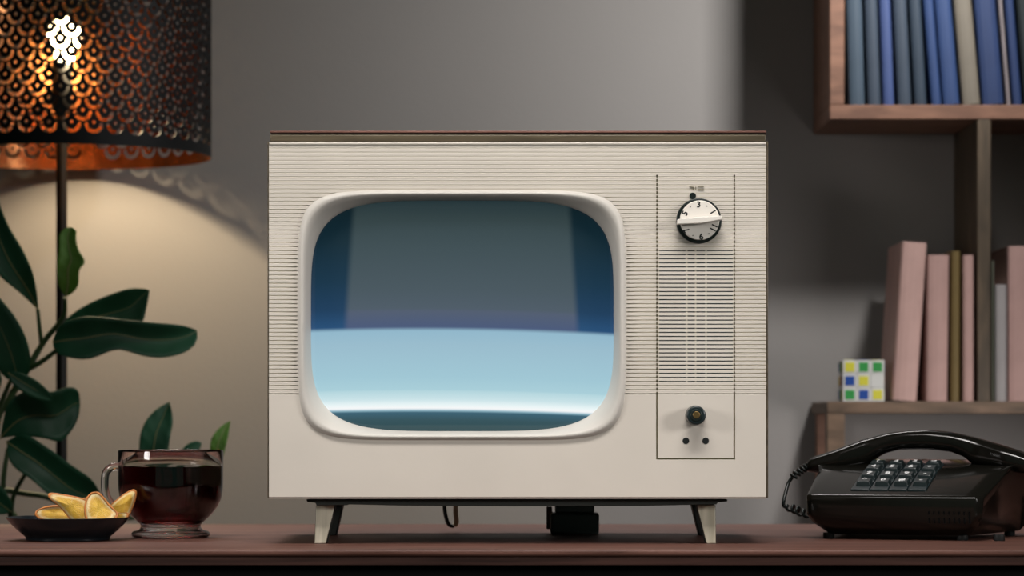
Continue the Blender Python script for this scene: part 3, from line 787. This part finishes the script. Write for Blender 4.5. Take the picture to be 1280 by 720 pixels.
# ------------------------------------------------------------ the floor lamp
LX, LD = (77-640)*4.30/F, 4.30; LY = LD-3; RIM = SZ(196.5); RS = .2165
lamp = thing('floor_lamp', 'black floor lamp with a pierced drum shade, copper inside, bulb lit', 'floor lamp', (LX, LY, 0))
bm = bmesh.new(); lathe(bm, [(.14, 0), (.14, .012), (.12, .02), (.012, .028)], (LX, LY, 0), 48); obj('base', bm, M['pole'], lamp, smooth=True)
bm = bmesh.new(); lathe(bm, [(.0080, .02), (.0080, 1.335)], (LX, LY, 0), 20); obj('pole', bm, M['pole'], lamp, smooth=True)
bm = bmesh.new(); lathe(bm, [(.011, 1.325), (.015, 1.335), (.015, 1.388), (.014, 1.395)], (LX, LY, 0), 24); obj('socket', bm, M['pole'], lamp, smooth=True)
bm = bmesh.new(); bz = SZ(46)
pr = [(.013, -.040), (.014, -.034)]
for k in range(1, 14):
    a = -PI*.36+(PI*.86)*k/14; pr.append((.0245*math.cos(a), .0245*math.sin(a)*1.15))
pr.append((.003, .0298))
lathe(bm, pr, (LX+.004, LY, bz), 32); obj('bulb', bm, M['bulb'], lamp, smooth=True, angle=180)
# shade: a sheet with real crescent and dot openings, rolled into a drum
per = 2*PI*RS; NCOL = 44; cw = per/NCOL; rh = .0165; SH = .275; k_ = 1/907.0
verts = []; edges = []; faces = []
def add_poly(pts):
    i0 = len(verts); verts.extend(Vector(p) for p in pts); faces.append(list(range(i0, i0+len(pts))))
NB = 176
rect = [(per*i/NB, 0) for i in range(NB+1)]+[(per*(NB-i)/NB, SH) for i in range(NB+1)]
add_poly(rect)
for r in range(15):
    z = .0155+r*rh+.013
    for c in range(NCOL):
        s = (c+.5+(.5 if r % 2 else 0))*cw
        if s > per-cw*.55 or s < cw*.45: continue
        # crescent
        Ro, Ri = 12.0*k_, 7.3*k_; a0, a1 = math.radians(186), math.radians(354)
        pts = [(s+Ro*math.cos(a0+(a1-a0)*q/11), z+Ro*math.sin(a0+(a1-a0)*q/11)) for q in range(12)]
        mx_, rr = (Ro+Ri)/2, (Ro-Ri)/2
        for q in range(1, 5):
            a = q/5*PI; pts.append((s+mx_+rr*math.cos(a), z+rr*math.sin(a)-.0008))
        pts += [(s+Ri*math.cos(a1-(a1-a0)*q/7), z+Ri*math.sin(a1-(a1-a0)*q/7)) for q in range(8)]
        for q in range(1, 5):
            a = q/5*PI; pts.append((s-mx_+rr*math.cos(a), z+rr*math.sin(a)-.0008))
        add_poly(pts)
        add_poly([(s+2.4*k_*math.cos(2*PI*q/10), z+1.8*k_+2.4*k_*math.sin(2*PI*q/10)) for q in range(10)])
ov, oe, of, _, _, ofid = delaunay_2d_cdt(verts, [], faces, 0, 1e-6, True)
bm = bmesh.new(); bv = []
for p in ov:
    a = -PI/2+(p.x-per/2)/RS     # seam at the back
    bv.append(bm.verts.new((LX+RS*math.cos(a), LY+RS*math.sin(a), RIM+p.y)))
for f, ids in zip(of, ofid):
    if any(i > 0 for i in ids): continue
    if not ids: continue
    try: bm.faces.new([bv[i] for i in f])
    except ValueError: pass
bmesh.ops.remove_doubles(bm, verts=bm.verts, dist=1e-5)
bm.normal_update()
# make every normal point outwards
for f in bm.faces:
    c = f.calc_center_median(); 
    if f.normal.dot(Vector((c.x-LX, c.y-LY, 0))) < 0: f.normal_flip()
sh = obj('lamp_shade', bm, [M['shade'], M['copper']], lamp, flat_normals=False)
md = sh.modifiers.new('solid', 'SOLIDIFY'); md.thickness = .0014; md.offset = -1; md.material_offset = 1; md.use_rim = True
bm = bmesh.new()
for k in range(3):
    a = 2*PI*k/3+.5; tube(bm, [Vector((LX, LY, 1.392)), Vector((LX+.1*math.cos(a), LY+.1*math.sin(a), 1.50)), Vector((LX+(RS-.002)*math.cos(a), LY+(RS-.002)*math.sin(a), RIM+SH-.004))], .0015, 6)
obj('shade_carrier', bm, M['pole'], lamp)

# ------------------------------------------------------------ the plant
pX = P(10, 600, 3.98)
plant = thing('potted_plant', 'broad-leaved green plant behind the bowl and mug, before the lamp', 'plant', (pX.x, pX.y, 0))
bm = bmesh.new(); lathe(bm, [(.10, 0), (.135, .26), (.142, .265), (.142, .28), (.13, .28), (.125, .24)], (pX.x, pX.y, 0), 40, caps=(True, False)); obj('pot', bm, M['pot'], plant, smooth=True)
bm = bmesh.new(); lathe(bm, [(.127, .235), (.126, .245)], (pX.x, pX.y, 0), 40); obj('soil', bm, M['soil'], plant)
def stem(pts, r0, r1):
    path = smooth_path(pts, 8); bm = bmesh.new(); tube(bm, path, lambda t_: r0+(r1-r0)*t_, 8)
    obj('stem', bm, M['stem'], plant, smooth=True)
Dp = 3.98
root_ = Vector((pX.x, pX.y, .24))
stem([root_, Vector((pX.x-.02, pX.y, .5)), P(-8, 560, Dp), P(12, 500, Dp), P(34, 462, Dp), P(55, 427, Dp), P(79, 396, Dp-.02), P(81, 372, Dp-.04)], .0075, .0025)
stem([P(34, 462, Dp), P(52, 452, Dp-.02), P(72, 437, Dp-.04)], .004, .003)
stem([P(52, 430, Dp), P(49.5, 410, Dp), P(47, 386, Dp-.01)], .0032, .0025)
stem([P(-8, 560, Dp), P(-4, 520, Dp-.02), P(14, 474, Dp-.04)], .004, .003)
stem([root_+Vector((.02, .02, 0)), P(20, 690, Dp), P(14, 645, Dp), P(4, 610, Dp), P(10, 560, Dp)], .006, .003)
stem([P(4, 612, Dp), P(30, 617, Dp), P(60, 622, Dp), P(95, 640, Dp), P(140, 650, Dp+.02), P(186, 590, Dp+.05), P(187, 565, Dp+.05)], .0042, .0025)
stem([P(14, 645, Dp), P(17, 620, Dp-.01), P(32, 592, Dp-.02), P(45, 575, Dp-.03)], .0035, .0025)
stem([P(140, 650, Dp+.02), P(200, 640, Dp+.04), P(245, 610, Dp+.05), P(264, 575, Dp+.05)], .0035, .002)
def leaf(base, mid, tip, w, D=Dp, dd=(0, -.01, 0), m='plant', peak=.5, fold=.25, blunt=.6, wave=.0, rot=0.0):
    """base/mid/tip: where the midrib runs (px); w: greatest full width px; dd: depth offsets along the blade"""
    p0, p1, p2 = (P(b[0], b[1], D+d) for b, d in zip((base, mid, tip), dd))
    n = 16; prev = None; bm = bmesh.new(); path = []
    hw0 = w/2*D/F
    view = Vector((0, 1, 0)); rows_ = []
    for i in range(n+1):
        t_ = i/n
        c_ = p0*(1-t_)**2+2*p1*t_*(1-t_)+p2*t_*t_
        d_ = (2*(1-t_)*(p1-p0)+2*t_*(p2-p1)).normalized()
        side = d_.cross(view).normalized()
        nrm = side.cross(d_).normalized()
        side = side*math.cos(rot)+nrm*math.sin(rot); nrm = side.cross(d_).normalized()
        tp = t_**(math.log(.5)/math.log(peak))
        h_ = hw0*(max(0, math.sin(PI*min(1, tp)))**blunt)
        if i == 0: h_ = hw0*.06
        if i == n: h_ = hw0*.03
        r = []
        for s in (-1, -.66, -.33, 0, .33, .66, 1):
            wv = wave*math.sin(t_*17+s)*abs(s)
            r.append(bm.verts.new(c_+side*h_*s+nrm*(-fold*h_*abs(s)**1.4+wv)))
        rows_.append(r); path.append(c_-nrm*.0)
    for a, b in zip(rows_, rows_[1:]):
        for k in range(6): bm.faces.new((a[k], a[k+1], b[k+1], b[k]))
    lf = obj('leaf', bm, M[m], plant, smooth=True, angle=180, solid=.0008)
    if m == 'plantlight': lf['label'] = 'lighter young green leaf'
    bm = bmesh.new(); tube(bm, path, lambda q: .0011*(1-q*.8), 6); obj('midrib', bm, M['rib'], lf, smooth=True)
def resample(pts, n):
    pts = smooth_path([Vector((p[0], p[1], 0)) for p in pts], 6); L = [0]
    for a, b in zip(pts, pts[1:]): L.append(L[-1]+(b-a).length)
    out = []; k = 0
    for i in range(n+1):
        d = L[-1]*i/n
        while k < len(L)-2 and L[k+1] < d: k += 1
        t_ = (d-L[k])/max(1e-9, L[k+1]-L[k]); out.append(pts[k].lerp(pts[k+1], min(1, t_)))
    return out
def leaf_outline(e0, e1, D=Dp, arch=.012, fold=.10, m='plant', lean=0.0):
    """a blade between two edges, both running base to tip; it arches towards the room and folds along the midrib"""
    n = 22; A = resample(e0, n); B = resample(e1, n); bm = bmesh.new(); rows_ = []; path = []
    for i in range(n+1):
        r = []; wid = (A[i]-B[i]).length*D/F; t_ = i/n
        for q in range(9):
            s_ = q/8; p = A[i].lerp(B[i], s_); off = abs(s_-.5)*2
            Dq = D - arch*math.sin(PI*t_)+lean*t_ - fold*wid*off**1.3*2 + .0012*math.sin(i*1.7+q)*off
            r.append(bm.verts.new(P(p.x, p.y, Dq)))
        rows_.append(r); path.append(r[4].co.copy()-Vector((0, .0006, 0)))
    for a, b in zip(rows_, rows_[1:]):
        for k in range(8): 
            try: bm.faces.new((a[k], a[k+1], b[k+1], b[k]))
            except ValueError: pass
    lf = obj('leaf', bm, M[m], plant, smooth=True, angle=180, solid=.0008)
    if m == 'plantlight': lf['label'] = 'lighter young green leaf'
    bm = bmesh.new(); tube(bm, path, lambda q: .0012*(1-q*.8), 6); obj('midrib', bm, M['rib'], lf, smooth=True)
leaf_outline([(48,388),(46,365),(40,338),(27,310),(12,285),(2,262),(-12,225)], [(48,388),(38,378),(20,362),(0,345),(-14,320),(-20,280),(-12,225)], D=Dp-.01)
leaf_outline([(82,371),(74,358),(71,335),(74,310),(74,295),(80,286),(88,284)], [(82,371),(92,365),(98,355),(99,338),(106,327),(98,312),(95,298),(95,288),(88,284)], D=Dp-.05, m='plantlight')
leaf_outline([(70,418),(86,396),(110,380),(135,369),(160,361),(178,360.5),(187,363)], [(70,418),(100,416),(140,412),(165,408),(178,402),(183,385),(187,363)], D=Dp+.03, arch=-.01)
leaf_outline([(66,427),(76,406),(105,396),(140,398),(165,401),(200,404),(230,407),(246,413)], [(66,427),(68,438),(82,446),(110,449),(135,440),(150,437),(180,445),(205,447),(232,440),(246,427),(246,413)], D=Dp-.03, arch=.02, fold=.14)
leaf_outline([(0,548),(10,505),(35,488),(62,490),(85,484),(98,488),(100,505)], [(0,548),(25,545),(55,548),(75,552),(88,540),(98,522),(100,505)], D=Dp-.02)
leaf_outline([(8,552),(30,543),(60,560),(90,582),(115,600),(128,622)], [(8,552),(14,580),(40,600),(65,622),(90,640),(115,640),(128,622)], D=Dp-.05, arch=.02, fold=.14)
leaf_outline([(176,590),(174,555),(180,530),(195,512),(212,502)], [(176,590),(205,585),(212,550),(216,525),(212,502)], D=Dp+.05)
leaf_outline([(262,590),(263,555),(268,542),(280,530),(288,526.5)], [(262,590),(275,580),(283,555),(286,540),(288,526.5)], D=Dp+.05, m='plantlight')
leaf((22, 478), (18, 430), (-34, 350), 50, dd=(-.02, -.04, -.03), peak=.45)
leaf((10, 466), (35, 482), (66, 500), 22, D=Dp-.06, peak=.5, blunt=.6)
leaf((222, 585), (232, 562), (252, 554), 16, D=Dp+.05, peak=.6)
leaf((0, 466), (-20, 480), (-60, 520), 40, D=Dp-.02)
leaf((14, 640), (-15, 615), (-60, 600), 40, D=Dp-.02)

# ------------------------------------------------------------ light
def area(name, loc, target, size, power, color=(1,1,1), sy=None, spread=None):
    l = bpy.data.lights.new(name, 'AREA'); l.energy = power; l.color = color; l.shape = 'RECTANGLE' if sy else 'SQUARE'; l.size = size
    if sy: l.size_y = sy
    if spread: l.spread = spread
    o = bpy.data.objects.new(name, l); col.objects.link(o); o.location = loc
    o.rotation_euler = (Vector(target)-Vector(loc)).to_track_quat('-Z', 'Y').to_euler()
    return o
area('key_softbox', (.77, .77, 1.925), (.25, 1.535, 1.25), .13, 4.9, (1,.985,.955), spread=math.radians(108))
R_ = math.radians
area('left_grid_softbox', (-1.6, -1.0, 1.32), (-.05, .02, .92), .40, 1.45, (1,.975,.95), spread=R_(60))
area('right_grid_softbox', (1.6, -1.0, 1.32), (0, .02, .93), .40, 1.1, (1,.97,.95), spread=R_(45))
area('overhead_grid_softbox', (0, -.75, 2.25), (0, -.02, .88), 1.5, 5.0, (1,.955,.92), sy=.30, spread=R_(60))
area('low_back_fill', (.86, .80, .81), (.42, 1.535, .76), .26, .42, (1,.95,.92), spread=R_(80))  # added unseen light, lifts the wall under the lower shelf
area('rear_table_fill', (-.15, .95, 1.95), (-.05, .52, .75), 1.5, 2.4, (1,.95,.92), sy=.12, spread=R_(46))  # added unseen light for the table strip behind the television
l = bpy.data.lights.new('added_bulb_spot', 'SPOT'); l.energy = 16.5; l.color = (1,.79,.50); l.shadow_soft_size = .022  # added spot beside the bulb, brightens the wall below the shade
l.spot_size = R_(118); l.spot_blend = .35
o = bpy.data.objects.new('added_bulb_spot', l); col.objects.link(o); o.location = (LX+.032, LY-.012, SZ(46)-.01)
wd = bpy.data.worlds.new('world'); sc.world = wd; wd.use_nodes = True
wd.node_tree.nodes['Background'].inputs[0].default_value = (.30,.54,.44,1); wd.node_tree.nodes['Background'].inputs[1].default_value = .12

# ------------------------------------------------------------ camera
cam = bpy.data.cameras.new('camera'); co = bpy.data.objects.new('camera', cam); col.objects.link(co); sc.camera = co
co.location = (0, -3.0, CAMZ); co.rotation_euler = (PI/2, 0, 0)
cam.sensor_fit = 'HORIZONTAL'; cam.sensor_width = 36; cam.lens = F*36/1280; cam.shift_y = (HOR-360)/1280
cam.clip_start = .05
cam.dof.use_dof = True; cam.dof.focus_distance = 3.03; cam.dof.aperture_fstop = 8.0; cam.dof.aperture_blades = 0
sc.view_settings.view_transform = 'Standard'; sc.view_settings.look = 'None'; sc.view_settings.gamma = 1
sc.view_settings.exposure = 0; sc.view_settings.use_curve_mapping = False
sc.cycles.caustics_refractive = True; sc.cycles.sample_clamp_indirect = 6
sc.cycles.max_bounces = 14; sc.cycles.transmission_bounces = 12
